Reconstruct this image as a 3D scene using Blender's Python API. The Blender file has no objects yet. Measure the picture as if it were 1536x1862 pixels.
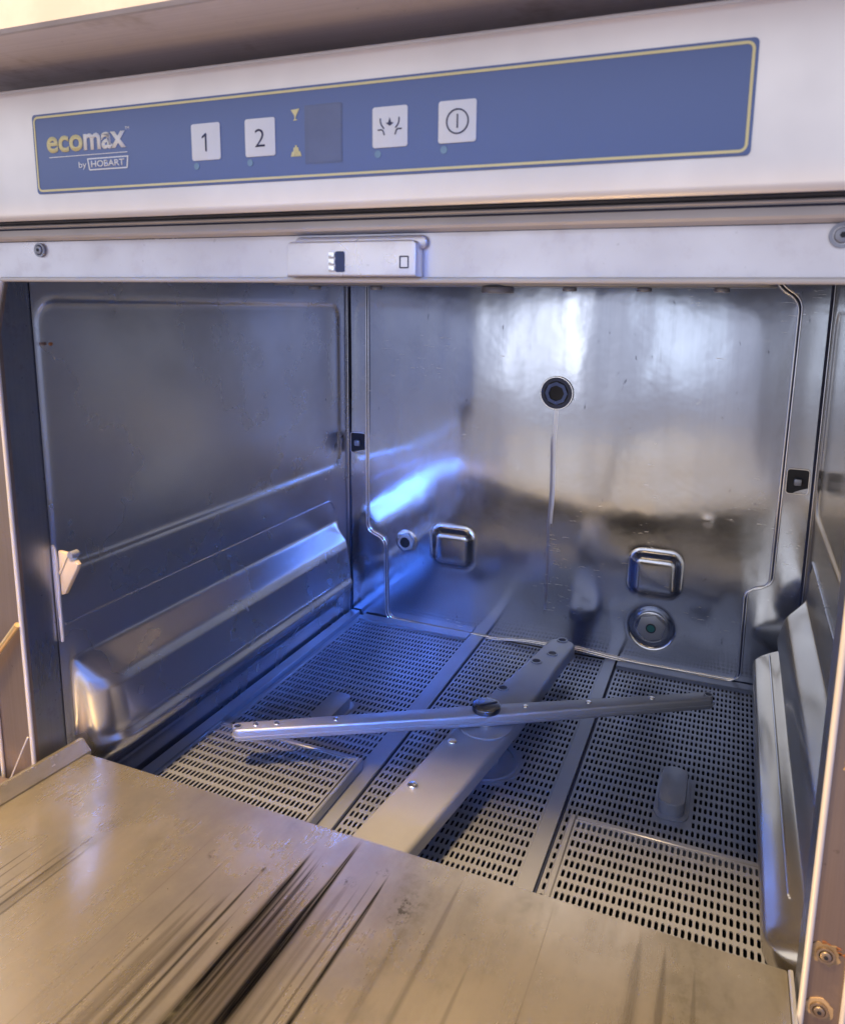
import bpy, bmesh, math, random
import numpy as np
from mathutils import Vector, Matrix
random.seed(4)
S = bpy.context.scene
COL = S.collection
# ------------------------------------------------------------------ camera
cam_d = bpy.data.cameras.new("camera"); cam = bpy.data.objects.new("camera", cam_d); COL.objects.link(cam)
R_ = Vector((0.92997684, 0.36728774, 0.01558217)); U_ = Vector((-0.07844288, 0.15685082, 0.98450218)); F_ = Vector((-0.3591515, 0.91678653, -0.17467874))
M = Matrix(((R_.x, U_.x, -F_.x, 0.44788), (R_.y, U_.y, -F_.y, -0.33950), (R_.z, U_.z, -F_.z, -0.01233), (0, 0, 0, 1)))
cam.matrix_world = M
cam_d.sensor_fit = 'AUTO'; cam_d.sensor_width = 36.0
cam_d.lens = 1332.66 / 1862 * 36.0
cam_d.shift_x = (768 - 814.264) / 1862; cam_d.shift_y = (793.5475 - 931) / 1862
cam_d.clip_start = 0.01; cam_d.clip_end = 50
S.camera = cam
cam_d.dof.use_dof = True; cam_d.dof.focus_distance = .66; cam_d.dof.aperture_fstop = 20
# ------------------------------------------------------------------ world and light
W = bpy.data.worlds.new("World"); S.world = W; W.use_nodes = True
nt = W.node_tree; nt.nodes.clear()
wo = nt.nodes.new('ShaderNodeOutputWorld'); bg = nt.nodes.new('ShaderNodeBackground')
tc = nt.nodes.new('ShaderNodeTexCoord'); sx = nt.nodes.new('ShaderNodeSeparateXYZ')
mr = nt.nodes.new('ShaderNodeMapRange'); mr.inputs['From Min'].default_value = -1; mr.inputs['From Max'].default_value = 1
cr = nt.nodes.new('ShaderNodeValToRGB')
nt.links.new(tc.outputs['Generated'], sx.inputs[0]); nt.links.new(sx.outputs['Z'], mr.inputs['Value'])
nt.links.new(mr.outputs[0], cr.inputs[0])
side = nt.nodes.new('ShaderNodeMapRange'); side.inputs['From Min'].default_value = -.5; side.inputs['From Max'].default_value = .6; side.interpolation_type = 'SMOOTHSTEP'
nt.links.new(sx.outputs['X'], side.inputs['Value'])
tint = nt.nodes.new('ShaderNodeMix'); tint.data_type = 'RGBA'; tint.inputs[6].default_value = (1.25, .95, .68, 1); tint.inputs[7].default_value = (.70, .98, 1.75, 1)
nt.links.new(side.outputs[0], tint.inputs[0])
low = nt.nodes.new('ShaderNodeMapRange'); low.inputs['From Min'].default_value = -.12; low.inputs['From Max'].default_value = -.4; nt.links.new(sx.outputs['Z'], low.inputs['Value'])
mul = nt.nodes.new('ShaderNodeMix'); mul.data_type = 'RGBA'; mul.blend_type = 'MULTIPLY'
nt.links.new(low.outputs[0], mul.inputs[0]); nt.links.new(cr.outputs[0], mul.inputs[6]); nt.links.new(tint.outputs[2], mul.inputs[7])
shade = nt.nodes.new('ShaderNodeMapRange'); shade.inputs['From Min'].default_value = .40; shade.inputs['From Max'].default_value = .75; shade.interpolation_type = 'SMOOTHSTEP'
nt.links.new(sx.outputs['X'], shade.inputs['Value'])
mu2 = nt.nodes.new('ShaderNodeMix'); mu2.data_type = 'RGBA'; mu2.blend_type = 'MULTIPLY'; mu2.inputs[7].default_value = (.20, .34, .85, 1)
nt.links.new(shade.outputs[0], mu2.inputs[0]); nt.links.new(mul.outputs[2], mu2.inputs[6])
nt.links.new(mu2.outputs[2], bg.inputs[0]); nt.links.new(bg.outputs[0], wo.inputs[0])
els = cr.color_ramp.elements
stops = [(0.0, (.28, .26, .28)), (.34, (.28, .25, .27)), (.42, (.42, .40, .44)), (.48, (.60, .62, .74)), (.54, (.95, .98, 1.12)), (.64, (1.22, 1.18, 1.2)), (1.0, (.55, .62, .85))]
els[0].position = 0; els[0].color = stops[0][1] + (1,)
els[1].position = 1; els[1].color = stops[-1][1] + (1,)
for p_, c_ in stops[1:-1]:
    e = els.new(p_); e.color = c_ + (1,)
bg.inputs[1].default_value = 1.0
def area(name, loc, target, sx_, sy_, power, color):
    d = bpy.data.lights.new(name, 'AREA'); d.shape = 'RECTANGLE'; d.size = sx_; d.size_y = sy_; d.energy = power; d.color = color
    o = bpy.data.objects.new(name, d); COL.objects.link(o); o.location = loc
    o.rotation_euler = (Vector(target) - Vector(loc)).to_track_quat('-Z', 'Y').to_euler()
    return o
area('ceiling_lamp', (-.05, -.62, 1.45), (.25, .05, -.35), .22, .22, 104, (1.0, .63, .26))
area('window_light', (-.42, -2.3, -.13), (.25, .4, -.10), .17, .50, .55, (.93, .96, 1.0))
area('window_light', (.17, -2.3, -.13), (.4, .4, -.10), .18, .42, .28, (.80, .90, 1.0))
area('blue_fill', (.76, -1.30, .32), (.05, .34, -.36), .24, .24, .45, (.05, .24, 1.0)).data.spread = math.radians(15)  # added fill that tints the lower left of the chamber blue
vs = S.view_settings; vs.view_transform = 'Standard'; vs.look = 'None'; vs.exposure = 0; vs.gamma = 1; vs.use_curve_mapping = False
try: S.cycles.max_bounces = 10; S.cycles.glossy_bounces = 7
except Exception: pass

# ------------------------------------------------------------------ material helpers
class NT:
    def __init__(s, name):
        s.m = bpy.data.materials.new(name); s.m.use_nodes = True; s.t = s.m.node_tree
        s.b = s.t.nodes['Principled BSDF']; s.tc = s.t.nodes.new('ShaderNodeTexCoord')
    def n(s, typ, **kw):
        x = s.t.nodes.new(typ)
        for k, v in kw.items(): setattr(x, k, v)
        return x
    def put(s, sock, v):
        if hasattr(v, 'is_output') or isinstance(v, bpy.types.NodeSocket): s.t.links.new(v, sock)
        else: sock.default_value = v
    def math(s, op, a, b=0.0, clamp=False):
        x = s.n('ShaderNodeMath', operation=op, use_clamp=clamp); s.put(x.inputs[0], a); s.put(x.inputs[1], b); return x.outputs[0]
    def map(s, scale=(1, 1, 1), rot=(0, 0, 0), loc=(0, 0, 0)):
        x = s.n('ShaderNodeMapping'); s.t.links.new(s.tc.outputs['Object'], x.inputs[0])
        x.inputs['Scale'].default_value = scale; x.inputs['Rotation'].default_value = rot; x.inputs['Location'].default_value = loc
        return x.outputs[0]
    def noise(s, vec, scale=5, detail=3, rough=.5, dist=0):
        x = s.n('ShaderNodeTexNoise'); s.t.links.new(vec, x.inputs['Vector'])
        x.inputs['Scale'].default_value = scale; x.inputs['Detail'].default_value = detail; x.inputs['Roughness'].default_value = rough; x.inputs['Distortion'].default_value = dist
        return x.outputs[0]
    def rng(s, v, a, b, c=0.0, d=1.0, smooth=True):
        x = s.n('ShaderNodeMapRange'); x.clamp = True
        if smooth: x.interpolation_type = 'SMOOTHSTEP'
        s.put(x.inputs['Value'], v)
        x.inputs['From Min'].default_value = a; x.inputs['From Max'].default_value = b
        x.inputs['To Min'].default_value = c; x.inputs['To Max'].default_value = d
        return x.outputs[0]
    def mix(s, f, a, b):
        x = s.n('ShaderNodeMix', data_type='RGBA'); s.put(x.inputs[0], f); s.put(x.inputs[6], a); s.put(x.inputs[7], b); return x.outputs[2]
    def xyz(s):
        x = s.n('ShaderNodeSeparateXYZ'); s.t.links.new(s.tc.outputs['Object'], x.inputs[0]); return x.outputs
    def band(s, v, a, b, soft):
        return s.math('MULTIPLY', s.rng(v, a - soft, a), s.rng(v, b, b + soft, 1, 0))
    def bump(s, h, strength=.2, dist=.001, prev=None):
        x = s.n('ShaderNodeBump'); x.inputs['Strength'].default_value = strength; x.inputs['Distance'].default_value = dist
        s.t.links.new(h, x.inputs['Height'])
        if prev is not None: s.t.links.new(prev, x.inputs['Normal'])
        return x.outputs[0]
def rgba(c): return (c[0], c[1], c[2], 1)

def steel(name, base, rough=.3, brush=None, bs=.12, wave=0.0, metal=1.0, smudge=.08, spots=0.0, dirt=None):
    k = NT(name); b = k.b
    b.inputs['Metallic'].default_value = metal
    big = k.noise(k.map((1, 1, 1)), 9, 4, .6)
    fine = k.noise(k.map((1, 1, 1)), 60, 3, .6)
    sc = {'x': (6, 700, 700), 'y': (700, 6, 700), 'z': (700, 700, 6)}.get(brush, (300, 300, 300))
    br = k.noise(k.map(sc), 1, 2, .6)
    bv = .02 if brush else .0
    r = k.math('ADD', k.rng(big, .3, .7, rough - smudge, rough + smudge), k.rng(br, .3, .7, -bv, bv))
    k.put(b.inputs['Roughness'], r)
    c = k.mix(k.rng(big, .35, .7, 0, 1), rgba(base), rgba([x * .88 for x in base]))
    c = k.mix(k.rng(br, .35, .65, 0, .16 if brush and bs > .01 else .0), c, rgba([x * .6 for x in base]))
    if spots:
        sp = k.rng(k.noise(k.map((1, 1, 1)), 220, 2, .5), .70, .76, 0, spots)
        c = k.mix(sp, c, rgba([x * .35 for x in base]))
    if dirt:
        dm = k.rng(k.noise(k.map((1, 1, 1)), dirt[1], 5, .7), dirt[2], dirt[2] + .15, 0, dirt[3])
        c = k.mix(dm, c, rgba(dirt[0]))
        k.put(b.inputs['Metallic'], k.math('SUBTRACT', metal, k.math('MULTIPLY', dm, .6), True))
    k.put(b.inputs['Base Color'], c)
    nrm = k.bump(br if brush else fine, bs, .0004)
    if wave: nrm = k.bump(k.noise(k.map((1, 1, .6)), 7, 2, .5), wave, .02, nrm)
    k.put(b.inputs['Normal'], nrm)
    k.e = None
    return k.m
def plain(name, base, rough=.5, metal=0.0, var=.15):
    k = NT(name); n_ = k.noise(k.map(), 35, 4, .6)
    k.put(k.b.inputs['Base Color'], k.mix(k.rng(n_, .3, .7), rgba(base), rgba([x * (1 - var) for x in base])))
    k.put(k.b.inputs['Roughness'], k.rng(n_, .3, .7, rough * .85, min(1, rough * 1.15)))
    k.b.inputs['Metallic'].default_value = metal
    return k.m

INT = (.60, .64, .74)
m_fascia = steel('fascia_steel', (.88, .85, .85), .42, None, .0, metal=.5, smudge=.05)
m_lintel = steel('lintel_steel', (.76, .75, .82), .34, None, .0, metal=.7, smudge=.10, spots=.25, dirt=((.56, .52, .58), 70, .50, .22))
m_lip = steel('lip_steel', (.64, .62, .62), .45, None, .0, metal=.2)
m_frame = steel('frame_steel', (.36, .30, .28), .42, 'z', .12, metal=.9, smudge=.1, spots=.4, dirt=((.20, .13, .09), 12, .55, .6))
m_wall = steel('chamber_wall_steel', INT, .17, 'z', .05, wave=.10, smudge=.05, spots=.15)
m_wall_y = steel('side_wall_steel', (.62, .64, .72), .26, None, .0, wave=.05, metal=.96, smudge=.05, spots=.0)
m_wall_r = steel('side_wall_warm_lit', (.64, .60, .52), .20, None, .0, wave=.03, metal=.95, smudge=.03)  # same steel as the left wall, warm light put into its colour
m_jamb = steel('jamb_steel', (.34, .38, .48), .33, 'z', .10, smudge=.08, spots=.6, dirt=((.12, .10, .10), 40, .58, .5))
m_bead = steel('bead_steel', (.92, .94, 1.0), .22, None, .0, smudge=.03)
m_screen = steel('screen_steel', (.31, .355, .49), .36, None, .0, metal=.50, smudge=.06)
m_arm = steel('arm_steel', (.34, .37, .46), .40, None, .0, metal=.45, smudge=.06)
m_dark = plain('dark_recess', (.012, .016, .03), .5)
m_navy = plain('navy_plug', (.03, .05, .14), .35)
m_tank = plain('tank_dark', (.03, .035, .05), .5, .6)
m_teal = plain('teal_seal', (.03, .16, .17), .4)
m_gap = plain('gap_dark', (.02, .03, .08), .5)  # dark colour standing in for shade inside gaps, grooves and bores
m_white = plain('white_print', (.85, .85, .83), .5, var=.03)
m_cream = plain('cream_print', (.80, .72, .38), .5, var=.05)
m_btn = plain('button_white', (.82, .83, .86), .4, var=.03)
m_ink = plain('ink_print', (.03, .035, .10), .5)
m_led = plain('indicator_lens', (.22, .36, .50), .25)
m_disp = plain('display_glass', (.14, .18, .32), .3)
m_plastic = plain('cream_plastic', (.62, .52, .38), .45)
m_rod_refl = plain('reflected_rod', (.75, .58, .30), .3, .7)
m_rust = plain('rust', (.32, .13, .05), .8, var=.5)
m_counter = steel('counter_steel', (.85, .80, .82), .36, 'x', .04, metal=.2, smudge=.08, spots=.3, dirt=((.22, .16, .10), 10, .5, .5))
m_counter_top = plain('counter_edge', (.58, .56, .58), .5)

def overlay_mat():
    k = NT('overlay_blue'); n_ = k.noise(k.map(), 6, 3, .5)
    k.put(k.b.inputs['Base Color'], k.mix(k.rng(n_, .3, .7), (.12, .18, .37, 1), (.135, .195, .40, 1)))
    k.b.inputs['Roughness'].default_value = .42
    return k.m
m_blue = overlay_mat()

def door_mat():
    k = NT('door_liner_steel'); b = k.b; X, Y, Z = k.xyz()
    brn = k.noise(k.map((180, 5, 1)), 1, 4, .65)
    big = k.noise(k.map((1, .8, 1)), 11, 6, .66)
    mid = k.noise(k.map((34, 5, 1)), 1, 5, .65)
    fine = k.noise(k.map((420, 9, 1)), 1, 3, .6)
    c = k.mix(k.rng(big, .3, .7), (.49, .45, .36, 1), (.32, .305, .265, 1))
    c = k.mix(k.rng(brn, .55, .80, 0, .08), c, (.22, .185, .14, 1))
    c = k.mix(k.rng(mid, .52, .78, 0, .20), c, (.24, .205, .16, 1))
    ragged = k.noise(k.map((500, 14, 1)), 1, 4, .7)
    wob = k.math('MULTIPLY', k.math('SUBTRACT', k.noise(k.map((0, 9, 0)), 1, 2, .5), .5), .0022)
    dry = k.rng(k.noise(k.map((1100, 10, 1)), 1, 4, .7), .34, .52, .55, 1)
    def mark(xc, w, y_end, amt, taper=.045, soft=.75, rag=.22, y_far=-.5):
        """a dragged rubber mark running along the door, thinning out at its inner end"""
        ww = k.rng(Y, y_end - taper, y_end, w, w * .30)
        dx = k.math('ABSOLUTE', k.math('SUBTRACT', k.math('SUBTRACT', X, wob), xc))
        q = k.math('DIVIDE', dx, ww)
        q = k.math('ADD', q, k.math('MULTIPLY', k.math('SUBTRACT', ragged, .5), rag * 4))
        m_ = k.rng(q, 1 - soft, 1 + soft, amt, 0)
        m_ = k.math('MULTIPLY', m_, k.rng(k.math('ADD', Y, k.math('MULTIPLY', ragged, .012)), y_end - .012, y_end + .010, 1, 0))
        m_ = k.math('MULTIPLY', m_, dry)
        if y_far > -.5: m_ = k.math('MULTIPLY', m_, k.rng(Y, y_far - .02, y_far + .02))
        return m_
    dk = (.003, .003, .004, 1); br_ = (.045, .035, .025, 1)
    for a in ((.2335, .0012, .0, .7), (.2365, .0008, .004, .7), (.2383, .0007, -.001, .8), (.2415, .0012, -.01, .6), (.2450, .0010, -.02, .55), (.2745, .0006, .0, .6), (.2690, .0009, -.01, .45),
              (.2165, .0010, -.05, .5), (.2045, .0032, -.045, .45), (.1930, .0024, -.06, .35), (.218, .0020, -.06, .4), (.1, .004, -.06, .3), (.2055, .0012, -.04, .5), (.197, .0018, -.05, .45), (.186, .0008, -.02, .45), (.262, .0030, -.01, .35), (.0985, .0008, -.035, .75), (.1045, .0007, -.038, .6), (.0935, .0006, -.045, .6), (.0735, .0007, -.055, .7), (.079, .0005, -.05, .6), (.087, .0010, -.07, .5),
              (.3760, .0003, .024, .35, .01), (.166, .0003, -.005, .25, .01), (.322, .0016, .02, .35), (.424, .0030, .02, .40), (.437, .0018, .02, .45), (.452, .0012, .01, .35), (.345, .0012, -.03, .3), (.305, .0016, -.02, .3)):
        c = k.mix(mark(*a), c, br_)
    c = k.mix(k.math('MULTIPLY', k.band(X, .228, .256, .004), k.rng(Y, -.01, -.07, 0, .6)), c, (.09, .075, .06, 1))
    dkm = None
    for a in ((.2296, .0023, .006, 1.0), (.2522, .0031, .023, 1.0, .085, .6), (.2502, .0020, -.02, .9), (.2808, .0014, .004, 1.0, .05), (.2110, .0010, -.020, .9), (.2372, .0009, -.002, .85), (.2335, .0007, -.02, .8)):
        mm = mark(*a); c = k.mix(mm, c, dk); dkm = mm if dkm is None else k.math('MAXIMUM', dkm, mm)
    film = k.math('MULTIPLY', k.rng(k.noise(k.map((1, .35, 1)), 16, 5, .7), .50, .68), k.rng(k.noise(k.map((1, 1, 1)), 120, 4, .7), .40, .62, .2, .6))
    c = k.mix(film, c, (.20, .19, .13, 1))
    # scuffed spots
    sn = k.noise(k.map((1, .7, 1)), 260, 4, .7)
    for (sx_, sy_, sr) in ((.1777, -.024, .006), (.2097, -.0218, .009), (.2991, -.0228, .009), (.262, -.012, .006), (.30, -.012, .010), (.276, .004, .005)):
        dd = k.math('SQRT', k.math('ADD', k.math('POWER', k.math('SUBTRACT', X, sx_), 2), k.math('POWER', k.math('SUBTRACT', Y, sy_), 2)))
        c = k.mix(k.math('MULTIPLY', k.rng(dd, sr * .3, sr, .85, 0), k.rng(sn, .48, .62)), c, (.07, .065, .04, 1))
    sp = k.rng(k.noise(k.map((1, .9, 1)), 70, 6, .8), .63, .76, 0, .18)
    c = k.mix(sp, c, (.12, .10, .07, 1))
    k.put(b.inputs['Base Color'], c); b.inputs['Metallic'].default_value = .72
    k.put(b.inputs['Specular IOR Level'], k.math('SUBTRACT', .3, k.math('MULTIPLY', dkm, .3), True))
    k.put(b.inputs['Roughness'], k.math('ADD', k.math('ADD', k.rng(big, .3, .7, .20, .36), k.rng(fine, .3, .7, -.02, .02)), k.math('MULTIPLY', dkm, .3)))
    k.put(b.inputs['Normal'], k.bump(fine, .015, .0004))
    return k.m
m_door = door_mat()

def back_mat():
    k = NT('back_wall_steel'); b = k.b; X, Y, Z = k.xyz()
    b.inputs['Metallic'].default_value = 1
    big = k.noise(k.map((1, 1, .4)), 8, 4, .6)
    br = k.noise(k.map((450, 450, 5)), 1, 2, .6)
    c = k.mix(k.rng(big, .3, .7), rgba(INT), rgba((.55, .59, .69)))
    c = k.mix(k.rng(br, .4, .7, 0, .05), c, (.3, .34, .45, 1))
    w = k.math('MULTIPLY', k.math('SUBTRACT', k.noise(k.map((1, 1, 1)), 18, 2, .5), .5), .006)
    xx = k.math('ADD', X, w)
    drip = k.math('MULTIPLY', k.band(xx, .2622, .2650, .0008), k.band(Z, -.25, -.130, .012))
    drip2 = k.math('MULTIPLY', k.band(xx, .2600, .2622, .0010), k.band(Z, -.345, -.17, .03))
    c = k.mix(k.math('MULTIPLY', drip2, .65), c, (.14, .13, .22, 1))
    c = k.mix(k.math('MULTIPLY', drip, .6), c, (.80, .82, .92, 1))
    sp = k.rng(k.noise(k.map((1, 1, .35)), 170, 3, .6), .69, .75, 0, .6)
    c = k.mix(sp, c, (.16, .17, .22, 1))
    scr = k.math('MULTIPLY', k.rng(k.noise(k.map((60, 1, 500)), 1, 3, .7), .62, .68), k.rng(k.noise(k.map((1, 1, 1)), 14, 3, .6), .55, .65, 0, .7))
    c = k.mix(scr, c, (.85, .85, .86, 1))
    k.put(b.inputs['Base Color'], c)
    r = k.math('ADD', k.rng(big, .3, .7, .12, .19), k.math('MULTIPLY', k.math('ADD', drip, drip2), .25))
    k.put(b.inputs['Roughness'], k.math('ADD', r, k.math('MULTIPLY', scr, .3)))
    n1 = k.bump(br, .02, .0003)
    n2 = k.bump(k.noise(k.map((1.2, 1, .35)), 9, 2, .45), .16, .02, n1)
    n3 = k.bump(k.noise(k.map((1, 1, 1)), 40, 2, .5), .06, .003, n2)
    k.put(b.inputs['Normal'], n3)
    return k.m
m_back = back_mat()

# ------------------------------------------------------------------ mesh helpers
def mesh_obj(name, verts, faces, mat, parent=None, smooth=False):
    me = bpy.data.meshes.new(name); me.from_pydata([tuple(v) for v in verts], [], faces); me.update()
    me.materials.append(mat)
    if smooth:
        for p in me.polygons: p.use_smooth = True
    o = bpy.data.objects.new(name, me); COL.objects.link(o); o.parent = parent
    return o
def bm_obj(name, bm, mat, parent=None, smooth=None):
    bmesh.ops.recalc_face_normals(bm, faces=bm.faces)
    me = bpy.data.meshes.new(name); bm.to_mesh(me); bm.free(); me.materials.append(mat)
    if smooth is not None:
        for p in me.polygons: p.use_smooth = True
        try: me.set_sharp_from_angle(angle=math.radians(smooth))
        except Exception: pass
    o = bpy.data.objects.new(name, me); COL.objects.link(o); o.parent = parent
    return o
def add_box(bm, a, b, bev=0, seg=2):
    t = bmesh.new(); r = bmesh.ops.create_cube(t, size=1)
    for v in t.verts: v.co = Vector([(a[i] + b[i]) / 2 + v.co[i] * (b[i] - a[i]) for i in range(3)])
    if bev: bmesh.ops.bevel(t, geom=t.edges[:], offset=bev, segments=seg, affect='EDGES', profile=.5)
    merge(bm, t)
def merge(bm, t, mtx=None):
    if mtx is not None: bmesh.ops.transform(t, matrix=mtx, verts=t.verts)
    vm = {}
    for v in t.verts: vm[v] = bm.verts.new(v.co)
    for f in t.faces:
        try: bm.faces.new([vm[v] for v in f.verts])
        except ValueError: pass
    t.free()
def box(name, a, b, mat, parent=None, bev=0, seg=2):
    bm = bmesh.new(); add_box(bm, a, b, bev, seg); return bm_obj(name, bm, mat, parent, 35 if bev else None)
def add_prism(bm, pts, a, b, axis='y', bev=0, seg=2):
    """pts 2D outline; axis y -> (x,z), axis x -> (y,z), axis z -> (x,y)"""
    t = bmesh.new()
    def mk(p, h): return {'y': (p[0], h, p[1]), 'x': (h, p[0], p[1]), 'z': (p[0], p[1], h)}[axis]
    A = [t.verts.new(mk(p, a)) for p in pts]; B = [t.verts.new(mk(p, b)) for p in pts]; n = len(pts)
    t.faces.new(A); t.faces.new(B[::-1])
    side = []
    for i in range(n): t.faces.new([A[i], B[i], B[(i + 1) % n], A[(i + 1) % n]])
    bmesh.ops.recalc_face_normals(t, faces=t.faces)
    if bev:
        rim = [e for e in t.edges if (e.verts[0] in A and e.verts[1] in A) or (e.verts[0] in B and e.verts[1] in B)]
        bmesh.ops.bevel(t, geom=rim, offset=bev, segments=seg, affect='EDGES', profile=.5)
    merge(bm, t)
def prism(name, pts, a, b, mat, parent=None, axis='y', bev=0, seg=2, smooth=35):
    bm = bmesh.new(); add_prism(bm, pts, a, b, axis, bev, seg); return bm_obj(name, bm, mat, parent, smooth)
def rrect(x0, z0, x1, z1, r, n=5):
    o = []
    for cx, cz, a0 in ((x1 - r, z1 - r, 0), (x0 + r, z1 - r, 90), (x0 + r, z0 + r, 180), (x1 - r, z0 + r, 270)):
        for i in range(n + 1):
            a = math.radians(a0 + 90 * i / n); o.append((cx + r * math.cos(a), cz + r * math.sin(a)))
    return o
def circ(cx, cz, r, n=32, a0=0):
    return [(cx + r * math.cos(a0 + 2 * math.pi * i / n), cz + r * math.sin(a0 + 2 * math.pi * i / n)) for i in range(n)]
def add_ring(bm, cx, cz, r0, r1, a, b, axis='y', n=32):
    def mk(p, h): return {'y': (p[0], h, p[1]), 'x': (h, p[0], p[1]), 'z': (p[0], p[1], h)}[axis]
    rings = []
    for r, h in ((r0, a), (r1, a), (r1, b), (r0, b)):
        rings.append([bm.verts.new(mk(p, h)) for p in circ(cx, cz, r, n)])
    for k in range(4):
        P, Q = rings[k], rings[(k + 1) % 4]
        for i in range(n): bm.faces.new([P[i], P[(i + 1) % n], Q[(i + 1) % n], Q[i]])
def add_tube(bm, path, r, n=8, closed=False):
    path = [Vector(p) for p in path]; m = len(path); rings = []
    prev = None
    for i, p in enumerate(path):
        a = path[(i - 1) % m] if (closed or i > 0) else p; b = path[(i + 1) % m] if (closed or i < m - 1) else p
        t = (b - a).normalized()
        ref = Vector((0, 1, 0)) if abs(t.y) < .9 else Vector((0, 0, 1))
        u = t.cross(ref).normalized(); v = t.cross(u).normalized()
        rings.append([bm.verts.new(p + u * (r * math.cos(2 * math.pi * k / n)) + v * (r * math.sin(2 * math.pi * k / n))) for k in range(n)])
    rr = range(m) if closed else range(m - 1)
    for i in rr:
        P, Q = rings[i], rings[(i + 1) % m]
        for k in range(n): bm.faces.new([P[k], P[(k + 1) % n], Q[(k + 1) % n], Q[k]])
    if not closed: bm.faces.new(rings[0]); bm.faces.new(rings[-1][::-1])
def tube(name, path, r, mat, parent=None, n=8, closed=False):
    bm = bmesh.new(); add_tube(bm, path, r, n, closed); return bm_obj(name, bm, mat, parent, 60)
def round_path(pts, r, n=6):
    """polyline (2D) with rounded corners"""
    out = [pts[0]]
    for i in range(1, len(pts) - 1):
        p = Vector(pts[i]); a = Vector(pts[i - 1]); b = Vector(pts[i + 1])
        rr = min(r, (a - p).length * .48, (b - p).length * .48)
        s = p + (a - p).normalized() * rr; e = p + (b - p).normalized() * rr
        for k in range(n + 1):
            t = k / n; q = s * (1 - t) ** 2 + p * 2 * t * (1 - t) + e * t * t; out.append((q.x, q.y))
    out.append(pts[-1]); return out
def grid_surface(name, us, vs_, P, mat, parent=None):
    nu, nv = len(us), len(vs_)
    verts = P.reshape(-1, 3); me = bpy.data.meshes.new(name)
    i, j = np.meshgrid(np.arange(nu - 1), np.arange(nv - 1), indexing='ij')
    a = (i * nv + j).ravel(); f = np.stack([a, a + nv, a + nv + 1, a + 1], 1)
    me.from_pydata(verts.tolist(), [], f.tolist()); me.update(); me.materials.append(mat)
    me.polygons.foreach_set('use_smooth', [True] * len(me.polygons))
    o = bpy.data.objects.new(name, me); COL.objects.link(o); o.parent = parent
    return o
def text_mesh(name, s, x0, x1, z0, z1, y, mat, parent, bold=0.0, th=.00015, shear=0):
    c = bpy.data.curves.new(name, 'FONT'); c.body = s; c.size = 1; c.offset = bold; c.extrude = 0; c.resolution_u = 5; c.shear = shear
    o = bpy.data.objects.new('tmp', c); COL.objects.link(o)
    dg = bpy.context.evaluated_depsgraph_get(); dg.update()
    me = bpy.data.meshes.new_from_object(o.evaluated_get(dg)); bpy.data.objects.remove(o)
    co = np.array([v.co[:] for v in me.vertices]); mn, mx = co.min(0), co.max(0)
    for v in me.vertices:
        v.co = (x0 + (v.co.x - mn[0]) / (mx[0] - mn[0]) * (x1 - x0), y, z0 + (v.co.y - mn[1]) / (mx[1] - mn[1]) * (z1 - z0))
    bm = bmesh.new(); bm.from_mesh(me)
    r = bmesh.ops.extrude_face_region(bm, geom=bm.faces[:])
    for v in [g for g in r['geom'] if isinstance(g, bmesh.types.BMVert)]: v.co.y -= th
    return bm_obj(name, bm, mat, parent)
def empty(name, loc, label, cat, group=None):
    o = bpy.data.objects.new(name, None); COL.objects.link(o); o.location = loc; o.empty_display_size = .05
    o['label'] = label; o['category'] = cat
    if group: o['group'] = group
    bpy.context.view_layer.update()
    return o
def adopt(root):
    """children were modelled in world coordinates: keep them there under a root that stands at its base"""
    for ch in root.children: ch.location = ch.location - root.location

# ================================================================== DISHWASHER
D = .461; Wd = .53; H = .41
dw = empty('dishwasher', (.265, .23, -.62), 'stainless steel undercounter dishwasher with blue control strip and its door folded open', 'dishwasher')

# --- back wall as one pressed sheet
def sig(x): return 1 / (1 + np.exp(-np.clip(x, -30, 30)))
def sd_rbox(x, z, cx, cz, hx, hz, r):
    qx = np.abs(x - cx) - hx + r; qz = np.abs(z - cz) - hz + r
    return np.hypot(np.maximum(qx, 0), np.maximum(qz, 0)) + np.minimum(np.maximum(qx, qz), 0) - r
xs = np.linspace(0.0, Wd, 380); zs = np.linspace(-.43, .06, 350)
X, Z = np.meshgrid(xs, zs, indexing='ij')
h = np.zeros_like(X)
for cx, cz, hx, hz in ((.1435, -.3015, .0270, .0250), (.3818, -.2995, .0275, .0260)):
    d = sd_rbox(X, Z, cx, cz, hx - .004, hz - .004, .009)
    h += .0095 * sig(-d / .0016)
d = np.hypot(X - .3812, Z + .3622); h -= .007 * sig(-(d - .0228) / .0012)
h += .0005 * np.exp(-((np.hypot(X - .432, Z + .232)) / .005) ** 2) + .0012 * np.exp(-((np.hypot(X - .33, Z + .35)) / .02) ** 2)
h += .0006 * np.sin(X * 23 + 1) * np.sin(Z * 19) + .0009 * np.exp(-((Z + .215 - .02 * np.sin(X * 14)) / .03) ** 2)
P = np.stack([X, D - h, Z], -1)
bw = grid_surface('back_wall', xs, zs, P, m_back, dw)
bead = round_path([(.0275, .05), (.0275, -.2945), (.0525, -.3015), (.0545, -.4085), (.20, -.4095), (.235, -.4045), (.30, -.4030), (.365, -.4075), (.476, -.4065), (.4752, -.3010), (.4985, -.2955), (.5008, -.0005), (.480, .012), (.47, .05)], .012, 7)
for off in (-.0015, .0015):
    tube('pressed_bead', [(x + off, D - .0013, z + off * .7) for x, z in bead], .0011, m_bead, bw)
tube('bead_groove', [(x, D - .0012, z) for x, z in bead], .0007, m_gap, bw)
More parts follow.
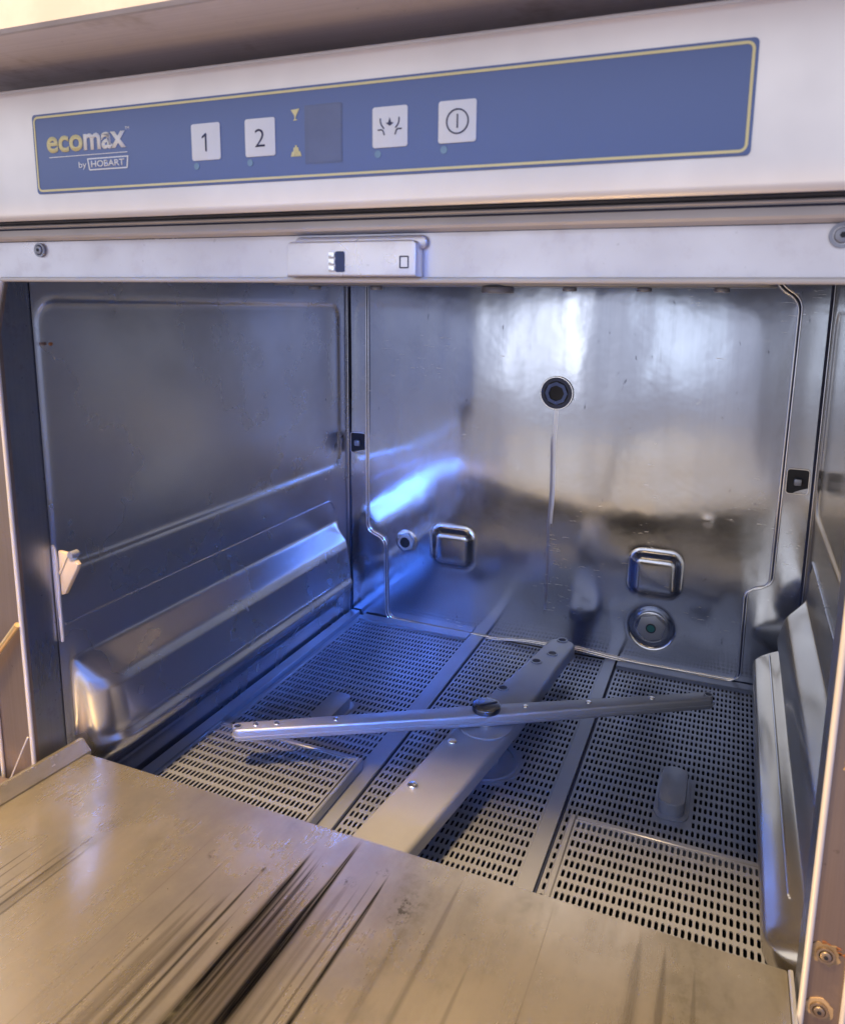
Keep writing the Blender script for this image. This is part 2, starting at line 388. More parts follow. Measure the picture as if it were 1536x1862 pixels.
# outlet hole with navy plug
bm = bmesh.new(); add_ring(bm, .2635, -.1055, .0135, .0172, D - .0025, D - .0005)
bm_obj('outlet_ring', bm, m_navy, bw, 40)
bm = bmesh.new(); add_ring(bm, .2635, -.1055, .0088, .0128, D - .0035, D - .0006, n=8)
bm_obj('outlet_nut', bm, plain('navy_ring', (.08, .11, .24), .3, .6), bw, 30)
prism('outlet_hole', circ(.2635, -.1055, .0145), D - .0012, D - .0003, m_dark, bw)
bm = bmesh.new(); add_tube(bm, [(p[0], D - .0012, p[1]) for p in circ(.2635, -.1055, .0180)], .0009, 6, True); bm_obj('outlet_bead', bm, m_bead, bw, 60)
# small fixing nut
prism('fixing_washer', circ(.0815, -.3020, .0148), D - .0012, D - .0001, m_wall, bw, bev=.0005)
prism('fixing_nut', circ(.0815, -.3020, .0118, 6, .3), D - .005, D - .0012, m_arm, bw, bev=.0006)
bm = bmesh.new(); add_ring(bm, .0815, -.3020, .0068, .0082, D - .0065, D - .005); bm_obj('nut_ring', bm, m_bead, bw, 40)
prism('nut_bore', circ(.0815, -.3020, .0066), D - .0056, D - .0051, m_tank, bw)
# thermostat fitting in the round dimple
prism('fitting_flange', circ(.3812, -.3622, .0178), D + .001, D + .0072, m_wall, bw, bev=.0008)
prism('fitting_nut', circ(.3812, -.3622, .0160, 6, .25), D - .002, D + .001, m_arm, bw, bev=.0008)
prism('fitting_seal', circ(.3812, -.3622, .0042), D - .0026, D - .002, m_teal, bw)
bm = bmesh.new(); add_ring(bm, .3812, -.3622, .0042, .0054, D - .0032, D - .002); bm_obj('fitting_rim', bm, m_dark, bw, 40)
# rack hooks pressed out near each corner
for cx, cz in ((.0142, -.1822), (.5135, -.1808)):
    prism('hook_recess', rrect(cx - .0100, cz - .0125, cx + .0100, cz + .0125, .003), D - .0009, D - .0002, m_dark, bw)
    bm = bmesh.new(); add_tube(bm, [(p[0], D - .001, p[1]) for p in rrect(cx - .0103, cz - .0128, cx + .0103, cz + .0128, .0032)], .0008, 6, True)
    bm_obj('hook_rim', bm, m_bead, bw, 60)
    bm = bmesh.new(); add_box(bm, (cx - .0035, D - .006, cz - .0035), (cx + .0035, D - .001, cz + .0035), .0012); bm_obj('hook_rivet', bm, m_arm, bw, 40)

# --- side walls
def smooth01(v, a, b): t = np.clip((v - a) / (b - a), 0, 1); return t * t * (3 - 2 * t)
PZ = np.array([-.43, -.402, -.390, -.380, -.372, -.364, -.3585, -.3530, -.3490, -.3455, -.340, -.335, -.315, -.308, -.290, -.25, .06])
PP = np.array([0, 0, .012, .032, .0435, .0445, .0430, .0360, .0290, .0200, .0190, .0245, .0200, .0170, .001, 0, 0])
PZL = np.array([-.43, -.386, -.374, -.364, -.357, -.350, -.342, -.337, -.305, -.297, -.277, -.25, .06])
PPL = np.array([0, 0, .006, .019, .0265, .0285, .0250, .0250, .0215, .0185, .0015, 0, 0])
ys = np.linspace(.0262, D, 320); zw = np.linspace(-.43, .06, 400)
Y2, Z2 = np.meshgrid(ys, zw, indexing='ij')
ker = np.hanning(7); ker /= ker.sum()
dpan0 = sd_rbox(Y2, Z2, .235, -.11, .205, .097 + 0 * Y2, .016)
for side in (0, 1):
    prof = np.interp(zw, PZL if side == 0 else PZ, PPL if side == 0 else PP); prof = np.convolve(np.pad(prof, 3, mode='edge'), ker, 'valid')
    te = np.clip((ys - .036) / .030, 0, 1); env = np.sqrt(np.clip(1 - (1 - te) ** 2, 0, 1)) * (1 - smooth01(ys, .418, .436))
    env = np.convolve(np.pad(env, 3, mode='edge'), ker, 'valid')
    hh = env[:, None] * prof[None, :]
    hh = hh - .0022 * sig(-dpan0 / .0011)
    hh += .0002 * np.exp(-(np.hypot(Y2 - .175, Z2 + .068) / .008) ** 2)
    Xp = hh if side == 0 else Wd - hh
    P = np.stack([Xp, Y2, Z2], -1)
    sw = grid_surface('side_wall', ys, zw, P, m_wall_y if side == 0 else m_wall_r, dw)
    sx_ = 1 if side == 0 else -1; x0 = 0 if side == 0 else Wd
    cre = round_path([(.033, -.2485), (.415, -.2475), (.425, -.262)], .012, 6)
    tube('pressed_crease', [(x0 + sx_ * .0004, y, z) for y, z in cre], .0010, m_wall_y, sw)
    if side == 1: tube('rail_edge', [(Wd - .0300, .085, -.3488), (Wd - .0300, .412, -.3488)], .0007, m_bead, sw)
    if side == 0: tube('pressed_crease', [(.0243, .085, -.3395), (.0246, .36, -.3400), (.0225, .408, -.3415)], .0008, m_bead, sw)
    # vertical corner seam
    tube('corner_seam', [(x0 + sx_ * .0028, D - .0014, -.409), (x0 + sx_ * .0028, D - .0014, .05)], .0010, m_gap, sw)
    tube('corner_weld', [(x0 + sx_ * .0010, D - .0022, -.409), (x0 + sx_ * .0010, D - .0022, .05)], .0007, m_bead, sw)
    if side == 0:
        tube('wall_rivet', [(0.0, .0385, -.0425), (.0015, .0385, -.0425)], .0012, m_rust, sw)
# chamber ceiling and tank below the filters
box('chamber_ceiling', (-.002, .03, .06), (Wd + .002, D + .002, .064), m_wall, dw)
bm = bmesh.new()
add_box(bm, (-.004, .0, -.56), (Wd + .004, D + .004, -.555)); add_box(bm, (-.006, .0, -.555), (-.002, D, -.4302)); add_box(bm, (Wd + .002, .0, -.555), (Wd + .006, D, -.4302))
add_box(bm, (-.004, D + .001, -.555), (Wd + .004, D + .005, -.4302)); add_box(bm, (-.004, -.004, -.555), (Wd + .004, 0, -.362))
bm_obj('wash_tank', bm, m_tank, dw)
# outer shell
bm = bmesh.new()
add_box(bm, (-.055, .004, -.62), (-.0515, .50, .098)); add_box(bm, (.5665, .004, -.62), (.570, .50, .098)); add_box(bm, (-.055, .50, -.62), (.570, .504, .098))
add_box(bm, (-.0512, .004, .0945), (.5662, .4997, .098))
bm_obj('outer_casing', bm, m_fascia, dw)

# --- front frame: jambs and lintel
def jamb(xa, xb, x_in, sgn):
    # xa..xb front face, x_in inner return
    bm = bmesh.new()
    lo, hi = min(xa, xb), max(xa, xb)
    add_box(bm, (lo, .0005, -.60), (hi, .003, .0225), 0)
    o = bm_obj('door_jamb', bm, m_frame, dw)
    # return flange running 33 mm into the machine
    box('jamb_return', (min(x_in, x_in - sgn * .0015), .0032, -.43), (max(x_in, x_in - sgn * .0015), .0270, -.001), m_jamb, o)
    # bright rolled edge
    pts = [(x_in + sgn * .0, -.0012, -.42), (x_in, -.0012, -.030)]
    if sgn > 0: pts += [(x_in + .0045, -.0012, -.016), (x_in + .0105, -.0012, -.0005)]
    else: pts += [(x_in - .0045, -.0012, -.016), (x_in - .0105, -.0012, -.0005)]
    tube('rolled_edge', pts, .0016, m_lip, o)
    return o
jl = jamb(-.034, -.0005, -.0008, 1)
jr = jamb(.5008, .5168, .5000, -1)
for j, a in ((jl, (-.0345, -.0008)), (jr, (.5175, -.0008))):
    tube('rolled_edge', [(a[0], a[1], -.60), (a[0], a[1], .02)], .0014, m_lip, j)
    # chamfered top corner plates
prism('corner_plate', [(-.0005, -.034), (-.0005, .002), (.0112, .002)], .0009, .0028, m_frame, jl)
prism('corner_plate', [(.5005, -.034), (.5005, .002), (.4890, .002)], .0009, .0028, m_frame, jr)
def screw(x, z, y, r, parent, mat, ring=True, name='screw'):
    bm = bmesh.new(); add_prism(bm, circ(x, z, r * .62), y - .0022, y - .0002, 'y', .0005)
    add_ring(bm, x, z, r * .75, r, y - .0014, y - .0002)
    o = bm_obj(name, bm, mat, parent, 40)
    prism(name + '_socket', circ(x, z, r * .26, 6), y - .0025, y - .0023, m_dark, parent)
for z in (-.3065, -.3365, -.2105):
    bm = bmesh.new(); cx = .5075 if z < -.3 else .5125
    rr = circ(cx, z, .0058, 20); rr = [(cx + (p[0] - cx) * (.85 + .4 * random.random()), z + (p[1] - z) * (.8 + .4 * random.random())) for p in rr]
    prism('rust_patch', rr, .0000, .0006, plain('rust_ring', (.42, .31, .20), .8, var=.6), jr)
    if z < -.3: screw(cx, z, 0.0, .0040, jr, steel('rusty_screw', (.46, .38, .30), .5, None, .1), name='frame_screw')
for k_ in range(9):
    cx = .5035 + .0125 * random.random(); cz = -.3035 + .004 * random.random() - (cx - .5035) * .25
    prism('rust_speck', [(cx + (.0006 + .0009 * random.random()) * math.cos(t_), cz + (.0003 + .0007 * random.random()) * math.sin(t_)) for t_ in [i_ * .785 for i_ in range(8)]], .0001, .0005 + .00002 * k_, m_rust, jr)

# lintel: mottled recessed band, bright bottom lip, sloping strip above
bm = bmesh.new()
add_prism(bm, [(.0004, .0008), (.0004, .0228), (.006, .0228), (.0125, .0008)], -.034, .55, 'x')
lin = bm_obj('lintel', bm, m_lintel, dw)
prism('lintel_underside', [(.0004, .0), (.040, .0), (.040, .0020), (.0004, .0007)], .0006, .4994, m_jamb, lin, axis='x')
tube('lintel_lip', [(.0100, -.0010, .0002), (.4905, -.0010, .0002)], .0015, m_lip, lin)
prism('sealing_strip', [(.0002, .0232), (-.0090, .0240), (-.0100, .0252), (-.0100, .0318), (.0002, .0318)], -.045, .56, m_lip, lin, axis='x')
tube('strip_groove', [(-.045, -.0101, .0290), (.56, -.0101, .0290)], .0005, m_gap, lin)
tube('strip_edge', [(-.045, -.0104, .0308), (.56, -.0104, .0308)], .0009, m_lip, lin)
screw(.0440, .0178, .0002, .0042, lin, m_arm); screw(.4830, .0182, .0002, .0050, lin, m_arm)
# latch housing
hx0, hx1 = .2272, .3002
lp = rrect(hx0, -.004, hx1, .0190, .0028); lp = [p if p[1] > .001 else (p[0], .0016) for p in lp]
lat = prism('latch_housing', lp, -.0085, .0003, m_lintel, dw, bev=.0010)
lp2 = rrect(hx0 + .001, .0150, hx1 + .0030, .0218, .0030)
prism('latch_bulge', lp2, -.0030, .0002, m_lintel, lat, bev=.0015)
prism('latch_slot', rrect(.2562, .0038, .2612, .0140, .0008), -.0088, -.0086, m_navy, lat)
bm = bmesh.new()
for zc in (.0123, .0089, .0055): add_prism(bm, rrect(.2524, zc - .0014, .2559, zc + .0014, .0006), -.0096, -.0086, 'y', .0003)
bm_obj('latch_roller', bm, m_bead, lat, 40)
bm = bmesh.new(); add_tube(bm, [(p[0], -.0088, p[1]) for p in rrect(.2918, .0058, .2962, .0112, .0003)], .0003, 6, True)
bm_obj('latch_tab', bm, m_ink, lat, 60)

# --- control fascia
fx0, fx1 = -.055, .57
fas = bmesh.new()
prof_f = [(-.0255, .0318), (-.0285, .0316), (-.0298, .0330), (-.0300, .0350), (-.0300, .0965), (-.0294, .0990), (-.0275, .1000), (.004, .1000), (.004, .0335), (-.0255, .0335)]
add_prism(fas, prof_f, fx0, fx1, 'x')
fas = bm_obj('control_fascia', fas, m_fascia, dw, 50)
tube('fascia_top_edge', [(fx0, -.0285, .0996), (fx1, -.0285, .0996)], .0011, m_lip, fas)
box('shadow_gap', (-.05, -.0200, .0319), (.565, .0035, .0330), m_dark, fas)
yo = -.0306
ov = prism('control_overlay', rrect(.0815, .0450, .4462, .0862, .0020), yo, -.0301, m_blue, dw, bev=.0002)
bm = bmesh.new()
def frame_band(bm, x0, z0, x1, z1, r, w, y0, y1):
    A = rrect(x0, z0, x1, z1, r, 5); B = rrect(x0 + w, z0 + w, x1 - w, z1 - w, max(r - w, .0003), 5); n = len(A)
    fr = [[bm.verts.new((p[0], y, p[1])) for p in L] for L, y in ((A, y1), (A, y0), (B, y0), (B, y1))]
    for k in range(4):
        P_, Q_ = fr[k], fr[(k + 1) % 4]
        for i in range(n): bm.faces.new([P_[i], P_[(i + 1) % n], Q_[(i + 1) % n], Q_[i]])
frame_band(bm, .0826, .0461, .4451, .0851, .0030, .0011, yo - .0002, yo - .00005)
bm_obj('cream_border', bm, m_cream, ov)
yb = yo - .0001
btn_x = [(.1886, .2059), (.2204, .2374), (.2886, .3058), (.3203, .3376)]
for i, (a, b) in enumerate(btn_x):
    prism('button', rrect(a, .0567, b, .0739, .0012), yb - .0004, yb, m_btn, ov, bev=.00015)
    prism('indicator_light', circ(a + .0024 + (.0 if i < 2 else .0002), .0541, .0016, 18), yb - .0002, yb, m_led, ov)
yi = yb - .00045
prism('button_digit', [(.1970, .0608), (.1978, .0608), (.1978, .0692), (.1972, .0692), (.1952, .0678), (.1952, .0669), (.1970, .0680)], yi - .0002, yi, m_ink, ov, smooth=None)
text_mesh('button_digit', '2', .2262, .2316, .0610, .0690, yi, m_ink, ov, -.012)
bm = bmesh.new(); add_ring(bm, .3291, .0653, .0046, .0052, yi - .0002, yi); add_box(bm, (.3288, yi - .0002, .0626), (.3294, yi, .0682))
bm_obj('power_symbol', bm, m_ink, ov)
bm = bmesh.new(); cx = .2972; cz = .0655
for s in (-1, 1):
    def arc(pts): add_tube(bm, [(cx + s * p[0], yi - .0001, cz + p[1]) for p in pts], .00028, 5)
    arc(round_path([(.0046, .0035), (.0044, .0010), (.0028, -.0008)], .002)); arc(round_path([(.0058, -.0013), (.0034, -.0012), (.0026, -.0036)], .002))
add_prism(bm, [(cx - .0019, cz + .0014), (cx - .0007, cz + .0016), (cx, cz + .0036), (cx + .0007, cz + .0016), (cx + .0019, cz + .0014), (cx, cz + .0002)], yi - .0002, yi)
bm_obj('drain_symbol', bm, m_ink, ov)
# rinse and wash pictograms
bm = bmesh.new(); add_prism(bm, [(.2462, .0762), (.2508, .0765), (.2490, .0736), (.2485, .0722), (.2497, .0716), (.2473, .0714), (.2482, .0722), (.2480, .0736)], yb - .0002, yb)
bm_obj('glass_symbol', bm, m_cream, ov)
bm = bmesh.new()
for dx, dz in ((-.0024, 0), (-.0012, .0018), (0, .0028), (.0012, .0018), (.0024, 0)):
    add_prism(bm, [(.2486 + dx - .0005, .0556), (.2486 + dx + .0005, .0556), (.2486 + dx * .75 + .0004, .0578 + dz), (.2486 + dx * .75 - .0004, .0578 + dz)], yb - .0002, yb)
bm_obj('spray_symbol', bm, m_cream, ov)
prism('display_window', rrect(.2535, .0518, .2732, .0776, .0006), yb - .0001, yb, m_disp, ov)
prism('display_window', rrect(.2556, .0528, .2726, .0768, .0003), yb - .00022, yb - .00012, plain('display_inner', (.15, .19, .34), .35), ov)
text_mesh('brand_lettering', 'eco', .0914, .1172, .0658, .0742, yb, m_cream, ov, .027)
text_mesh('brand_lettering', 'max', .1178, .1466, .0658, .0742, yb, m_white, ov, .027)
text_mesh('trademark', 'TM', .1464, .1492, .0745, .0759, yb, m_white, ov, .0)
box('lettering_underline', (.0925, yb - .00015, .0634), (.1472, yb, .0638), m_white, ov)
text_mesh('brand_lettering', 'by', .1134, .1188, .0563, .0604, yb, m_white, ov, .0)
prism('badge', [(.1196, .0618), (.1478, .0618), (.1470, .0562), (.1466, .0556), (.1210, .0556), (.1205, .0562)], yb - .0002, yb, m_white, ov)
prism('badge_field', [(.1206, .0611), (.1468, .0611), (.1461, .0563), (.1214, .0563)], yb - .00035, yb - .0002, m_blue, ov)
text_mesh('badge_lettering', 'HOBART', .1225, .1452, .0571, .0604, yb - .0004, m_white, ov, .02)

# --- open door (lies flat, its free edge a little raised)
door = bpy.data.objects.new('door', None)
import math as _m
piv = Vector((0, .0255, -.3444)); tilt = Matrix.Translation(piv) @ Matrix.Rotation(_m.radians(-3.5), 4, 'X') @ Matrix.Translation(-piv)
def dpart(name, bm, mat, parent, smooth=40):
    bmesh.ops.transform(bm, matrix=tilt, verts=bm.verts); return bm_obj(name, bm, mat, parent, smooth)
bm = bmesh.new(); add_box(bm, (.0205, -.50, -.3520), (.4962, .0258, -.3444), .0012)
bpy.data.objects.remove(door)
door = dpart('door', bm, m_door, dw)
bm = bmesh.new(); add_prism(bm, [(.0055, -.352), (.0075, -.3385), (.0100, -.3362), (.0128, -.3362), (.0150, -.3385), (.0204, -.3438), (.0204, -.352)], -.50, .0300, 'y', .0012)
dpart('door_rim', bm, m_door, door)
bm = bmesh.new(); add_prism(bm, [(.4964, -.352), (.4964, -.3445), (.4972, -.3438), (.4986, -.3438), (.4990, -.352)], -.50, .0258, 'y')
dpart('door_rim', bm, m_arm, door)
bm = bmesh.new(); add_box(bm, (-.045, -.52, -.392), (.545, -.004, -.358), .003)
dpart('door_outer_panel', bm, m_frame, door)

# --- lever bracket on the left jamb, a rod's reflection built solid, a thin wire
lv = prism('lever_bracket', [(-.0012, -.1850), (.0010, -.1870), (.0026, -.1905), (.0030, -.2000), (.0034, -.2560), (.0028, -.2600), (.0012, -.2600)], .0272, .0284, m_lip, dw)
bm = bmesh.new(); add_prism(bm, [(.0030, -.1905), (.0125, -.1915), (.0170, -.1925), (.0185, -.1955), (.0212, -.1985), (.0205, -.2010), (.0065, -.2230), (.0030, -.2240)], .0288, .0330, 'y', .0010)
bm_obj('lever_arm', bm, m_plastic, lv, 40)
prism('lever_ridge', [(.0030, -.2065), (.0118, -.1920), (.0135, -.1920), (.0040, -.2085)], .0282, .0290, m_plastic, lv)
prism('lever_pin', circ(.0160, -.1915, .0026, 16), .0276, .0340, m_arm, lv)
tube('rod_reflection', [(-.0019, -.0035, -.2345), (-.0288, -.0065, -.2668), (-.060, -.010, -.300)], .0022, m_rod_refl, jl)  # reflection in the jamb face, modelled as a solid rod
tube('stay_wire', [(-.0020, -.0035, -.3200), (-.0240, -.0040, -.3600)], .0006, m_lip, jl)

# ================================================================== FILTER SCREENS
def slotted(bm, x0, x1, y0, y1, z, px, py, sxw, syw, skip=None, th=.0009, void=None):
    """perforated sheet filled with real slots; returns the slot extents"""
    nx = int((x1 - x0) / px + 1e-6); ny = int((y1 - y0) / py + 1e-6)
    ox = x0 + ((x1 - x0) - nx * px) / 2; oy = y1 - ny * py
    def quad(a, b, c, d): bm.faces.new([bm.verts.new(p) for p in (a, b, c, d)])
    if ox > x0 + 1e-6:
        quad((x0, y0, z), (ox, y0, z), (ox, y1, z), (x0, y1, z)); quad((ox + nx * px, y0, z), (x1, y0, z), (x1, y1, z), (ox + nx * px, y1, z))
    if oy > y0 + 1e-6: quad((ox, y0, z), (ox + nx * px, y0, z), (ox + nx * px, oy, z), (ox, oy, z))
    cr_ = sxw * .42
    for i in range(nx):
        for j in range(ny):
            cx = ox + (i + .5) * px; cy = oy + (j + .5) * py
            a, b, c, d = cx - px / 2, cx + px / 2, cy - py / 2, cy + py / 2
            if void and void(cx, cy): continue
            if skip and skip(cx, cy): quad((a, c, z), (b, c, z), (b, d, z), (a, d, z)); continue
            hx, hy = sxw / 2, syw / 2
            inn = [(cx - hx + cr_, cy - hy), (cx + hx - cr_, cy - hy), (cx + hx, cy - hy + cr_), (cx + hx, cy + hy - cr_), (cx + hx - cr_, cy + hy), (cx - hx + cr_, cy + hy), (cx - hx, cy + hy - cr_), (cx - hx, cy - hy + cr_)]
            I = [bm.verts.new((p[0], p[1], z)) for p in inn]; L = [bm.verts.new((p[0], p[1], z - th)) for p in inn]
            O = [bm.verts.new(p) for p in ((a, c, z), (b, c, z), (b, d, z), (a, d, z))]
            bm.faces.new([O[0], O[1], I[1], I[0]]); bm.faces.new([O[1], I[2], I[1]]); bm.faces.new([O[1], O[2], I[3], I[2]]); bm.faces.new([O[2], I[4], I[3]])
            bm.faces.new([O[2], O[3], I[5], I[4]]); bm.faces.new([O[3], I[6], I[5]]); bm.faces.new([O[3], O[0], I[7], I[6]]); bm.faces.new([O[0], I[0], I[7]])
            for k in range(8): bm.faces.new([I[k], I[(k + 1) % 8], L[(k + 1) % 8], L[k]])
def sheet_obj(name, bm, mat, parent):
    me = bpy.data.meshes.new(name); bm.to_mesh(me); bm.free(); me.materials.append(mat)
    o = bpy.data.objects.new(name, me); COL.objects.link(o); o.parent = parent; return o
def flat(bm, x0, x1, y0, y1, z0, z1, bev=.0005): add_box(bm, (x0, y0, z0), (x1, y1, z1), bev, 1)
PXc, PYc, SW, SL = .00405, .01045, .00215, .0072
def knob(parent, cx, cy, z):
    bm = bmesh.new(); add_prism(bm, rrect(cx - .0105, cy - .0265, cx + .0105, cy + .0265, .0085), z, z + .0118, 'z', .0012)
    add_prism(bm, rrect(cx - .0135, cy - .0305, cx + .0135, cy + .0305, .010), z, z + .0012, 'z', .0005)
    return bm_obj('handle', bm, m_screen, parent, 40)
# left
fl = empty('filter_screen', (.095, .24, -.414), 'perforated steel filter screen on the left, with oblong handle half hidden behind the thin arm', 'filter screen', 'perforated filter screens on the chamber floor')
hk = lambda cx, cy, hx=.0145, hy=.032: (lambda x, y: abs(x - cx) < hx and abs(y - cy) < hy)
bm = bmesh.new(); kx, ky = .1045, .2340
slotted(bm, .0225, .1690, .0120, .4430, -.4100, PXc, PYc, SW, SL, hk(kx, ky), void=lambda x, y: x < .1715 and y < .1725)
fp = sheet_obj('perforated_plate', bm, m_screen, fl)
bm = bmesh.new(); flat(bm, .0035, .0160, .006, .4590, -.4120, -.4045); flat(bm, .0162, .0224, .006, .4590, -.4125, -.4095); flat(bm, .1692, .1862, .006, .4590, -.4125, -.4085); flat(bm, .0225, .1690, .4432, .4590, -.4120, -.4070)
bm_obj('rim', bm, m_screen, fl, 40); knob(fl, kx, ky, -.4100)
# centre
fc = empty('filter_screen', (.265, .24, -.414), 'perforated steel filter screen in the middle, under the wide wash arm', 'filter screen', 'perforated filter screens on the chamber floor')
bm = bmesh.new()
ccx, ccy = .2665, .2250
slotted(bm, .1885, .3325, .0080, .4590, -.4100, PXc, PYc, SW, SL, lambda x, y: math.hypot(x - ccx, y - ccy) < .0335)
sheet_obj('perforated_plate', bm, m_screen, fc)
bm = bmesh.new(); flat(bm, .3327, .3455, .006, .4590, -.4125, -.4075); bm_obj('rim', bm, m_screen, fc, 40)
bm = bmesh.new(); add_ring(bm, ccx, ccy, .0262, .0300, -.4098, -.4070, 'z', 40); add_ring(bm, ccx, ccy, .0300, .0335, -.4098, -.4088, 'z', 40); bm_obj('hub_collar', bm, m_screen, fc, 40)
prism('hub_seat', circ(ccx, ccy, .0260, 32), -.4098, -.4090, m_arm, fc, axis='z')
tube('seam_gap', [(.1872, .03, -.4098), (.1872, .459, -.4098)], .0008, m_gap, fc)
# right
fr_ = empty('filter_screen', (.43, .24, -.414), 'perforated steel filter screen on the right, with a fully visible oblong handle', 'filter screen', 'perforated filter screens on the chamber floor')
bm = bmesh.new(); kx, ky = .4262, .2385
slotted(bm, .3475, .5000, .0080, .4450, -.4100, PXc, PYc, SW, SL, hk(kx, ky), void=lambda x, y: .3550 < x < .4985 and y < .1725)
sheet_obj('perforated_plate', bm, m_screen, fr_)
bm = bmesh.new(); flat(bm, .5002, .5270, .006, .4590, -.4125, -.4090); flat(bm, .3475, .5000, .4452, .4590, -.4120, -.4070)
bm_obj('rim', bm, m_screen, fr_, 40); knob(fr_, kx, ky, -.4100)
tube('seam_gap', [(.3467, .03, -.4098), (.3467, .445, -.4098)], .0009, m_gap, fr_)
# strainer baskets at the front
def basket(x0, x1, holes_x0, holes_x1, label, yb_=.1725):
    b = empty('strainer_basket', ((x0 + x1) / 2, .1, -.4095), label, 'strainer basket', 'raised strainer baskets in front of the filter screens')
    z = -.3985; bm = bmesh.new()
    slotted(bm, holes_x0, holes_x1, .008, yb_ - .0060, z, PXc, PYc, .0023, .0074)
    sheet_obj('perforated_plate', bm, m_screen, b)
    bm = bmesh.new()
    flat(bm, x0, holes_x0 - .0001, .008, yb_, -.4096, z, .0012); flat(bm, holes_x1 + .0001, x1, .008, yb_, -.4096, z, .0012); flat(bm, holes_x0, holes_x1, yb_ - .0059, yb_, -.4096, z, .0012)
    bm_obj('rim', bm, m_screen, b, 40)
    return b
sb1 = basket(.0235, .1735, .0255, .1700, 'raised strainer basket at the left, warm lit, in the front corner by the door edge')
sb2 = basket(.3545, .4990, .3600, .4955, 'raised strainer basket at the right, beside the curved rail and the door edge')

# ================================================================== SPRAY ARMS
hubx, huby = .2670, .2245
# wide wash arm
wa = empty('wash_arm', (hubx, huby, -.405), 'wide flat grey wash arm running front to back beneath the thin arm', 'spray arm', 'rotating spray arms in the chamber')
dirv = Vector((.2925 - .2442, .4150 - .0540, 0)).normalized(); nrm_ = Vector((dirv.y, -dirv.x, 0))
def arm_outline(L0, L1, widths, tip=6):
    """widths: list of (s, halfwidth) along the arm"""
    right = [(s, w) for s, w in widths]; pts = [(s, w) for s, w in right]
    s1, w1 = right[-1]
    pts += [(s1 + w1 * .75 * math.sin(math.pi * k / (tip + 1)), w1 * math.cos(math.pi * k / (tip + 1))) for k in range(1, tip + 1)]
    pts += [(s, -w) for s, w in right[::-1]]
    s0, w0 = right[0]
    pts += [(s0 - w0 * .75 * math.sin(math.pi * k / (tip + 1)), -w0 * math.cos(math.pi * k / (tip + 1))) for k in range(1, tip + 1)]
    return pts
def to_xy(pts, c, d, n): return [(c[0] + d.x * s + n.x * t, c[1] + d.y * s + n.y * t) for s, t in pts]
ol = arm_outline(0, 0, [(-.172, .0215), (-.10, .0225), (-.03, .0232), (.03, .0228), (.09, .0185), (.15, .0160), (.188, .0150)])
prism('arm_tube', to_xy(ol, (hubx, huby), dirv, nrm_), -.3900, -.3750, m_arm, wa, axis='z', bev=.0035, seg=4)
def nozzle(parent, x, y, z, r, raised):
    if raised:
        bm = bmesh.new(); add_prism(bm, circ(x, y, r, 20), z - .0005, z + r * .55, 'z', r * .3, 3); bm_obj('nozzle', bm, m_bead, parent, 60)
    else:
        bm = bmesh.new(); add_ring(bm, x, y, r * .72, r, z - .0003, z + .0009, 'z', 24); o = bm_obj('nozzle', bm, m_arm, parent, 50)
        prism('nozzle_bore', circ(x, y, r * .70, 20), z + .0001, z + .0003, m_gap, o, axis='z')
for x, y in ((.2420, .1235), (.2491, .1890)): nozzle(wa, x, y, -.3750, .0042, True)
for x, y in ((.2915, .4165), (.2888, .3810), (.2775, .3575), (.2618, .2915)): nozzle(wa, x, y, -.3750, .0058, False)
prism('hub_plate', circ(hubx, huby, .0240, 40), -.3750, -.3728, m_arm, wa, axis='z', bev=.0009)
prism('spindle', circ(hubx, huby, .0120, 24), -.4088, -.3902, m_arm, wa, axis='z')
prism('bearing_nut', circ(hubx, huby, .0085, 12), -.3727, -.3690, m_bead, wa, axis='z', bev=.0008)
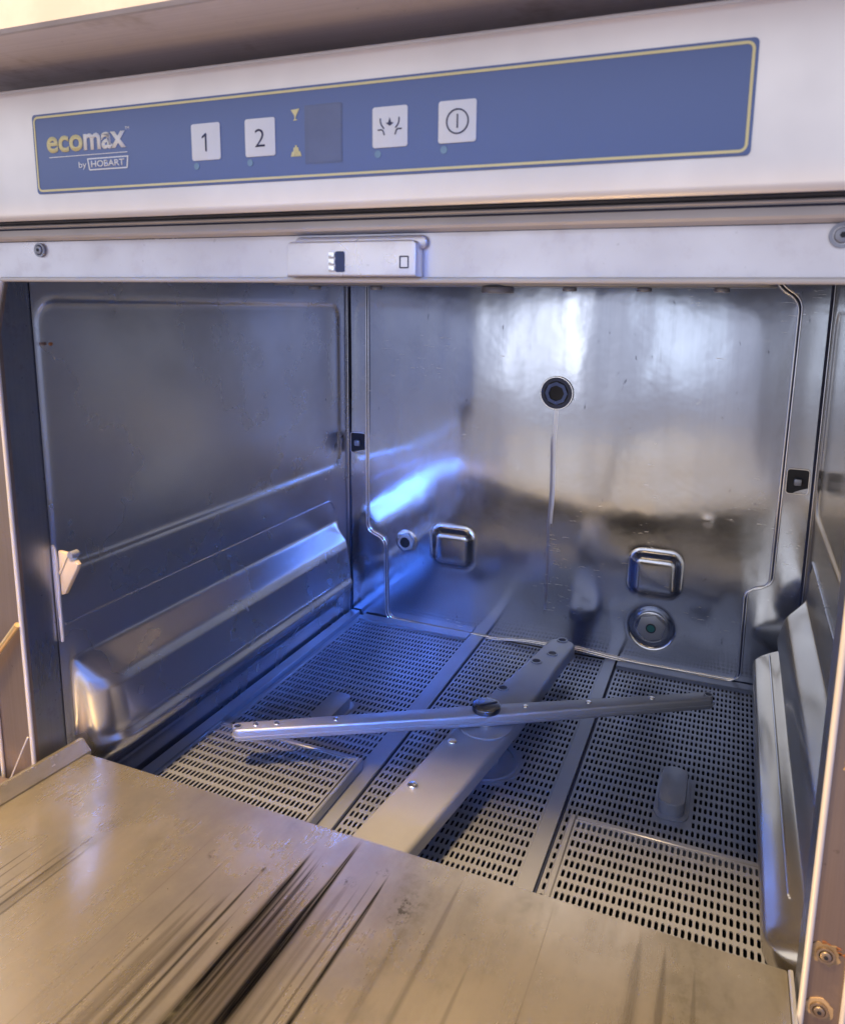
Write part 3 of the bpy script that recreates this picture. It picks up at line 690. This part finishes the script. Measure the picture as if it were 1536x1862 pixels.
# thin rinse arm on top
ra = empty('rinse_arm', (hubx, huby, -.372), 'thin steel rinse arm lying crosswise on top with a slotted cap', 'spray arm', 'rotating spray arms in the chamber')
d2 = Vector((.4500 - .0785, .3310 - .1170, 0)).normalized(); n2 = Vector((d2.y, -d2.x, 0))
L = [(-.2100, .0068), (-.10, .0078), (0, .0095), (.10, .0078), (.2060, .0068)]
prism('arm_tube', to_xy(arm_outline(0, 0, L), (hubx, huby), d2, n2), -.3710, -.3600, m_arm, ra, axis='z', bev=.0022, seg=3)
ol = [(s, w + .0012) for s, w in L]
prism('arm_flange', to_xy(arm_outline(0, 0, ol), (hubx, huby), d2, n2), -.3672, -.3660, m_arm, ra, axis='z')
for x, y, up in ((.0845, .1185, 0), (.0970, .1262, 1), (.1120, .1345, 1), (.1545, .1590, 1), (.2975, .2420, 1), (.3478, .2710, 1), (.3995, .3007, 1), (.4470, .3282, 0)):
    nozzle(ra, x, y, -.3600, .0026 if up else .0042, bool(up))
prism('cap', circ(hubx, huby, .0125, 32), -.3600, -.3548, steel('cap_steel', (.16, .19, .28), .22, None, .0), ra, axis='z', bev=.0010, seg=3)
bm = bmesh.new(); t = bmesh.new(); bmesh.ops.create_cube(t, size=1)
merge(bm, t, Matrix.Translation((hubx, huby, -.3546)) @ Matrix.Rotation(math.radians(42), 4, 'Z') @ Matrix.Diagonal((.0205, .0016, .0007, 1)))
bm_obj('cap_slot', bm, m_dark, ra)
# upper wash arm, just above the lintel line
ua = empty('upper_wash_arm', (.262, .225, .004), 'upper spray arm under the chamber roof, only its nozzle tips showing below the lintel', 'spray arm', 'rotating spray arms in the chamber')
prism('arm_tube', rrect(.06, .212, .47, .238, .012), .0035, .016, m_arm, ua, axis='z', bev=.002)
prism('hub', circ(.268, .222, .013, 24), -.0015, .0034, m_arm, ua, axis='z', bev=.001)
for x in (.1, .16, .3245, .3800, .4335): prism('nozzle', circ(x, .225, .0055, 16), .0004, .0034, m_arm, ua, axis='z', bev=.0008)
# ================================================================== COUNTERTOP
ct = empty('countertop', (.2, .2, .112), 'dull brown and blue steel worktop overhanging the machine, pale front edge', 'worktop')
box('underside_sheet', (-.45, -.0630, .1135), (1.0, .55, .1165), m_counter, ct)
prism('front_edge', [(-.0632, .1132), (-.0655, .1130), (-.0670, .1145), (-.0670, .1600), (-.0632, .1600)], -.45, 1.0, m_counter_top, ct, axis='x')
box('top_sheet', (-.45, -.0630, .1570), (1.0, .55, .1600), m_counter_top, ct)

for r_ in (dw, fl, fc, fr_, sb1, sb2, wa, ra, ua, ct): adopt(r_)
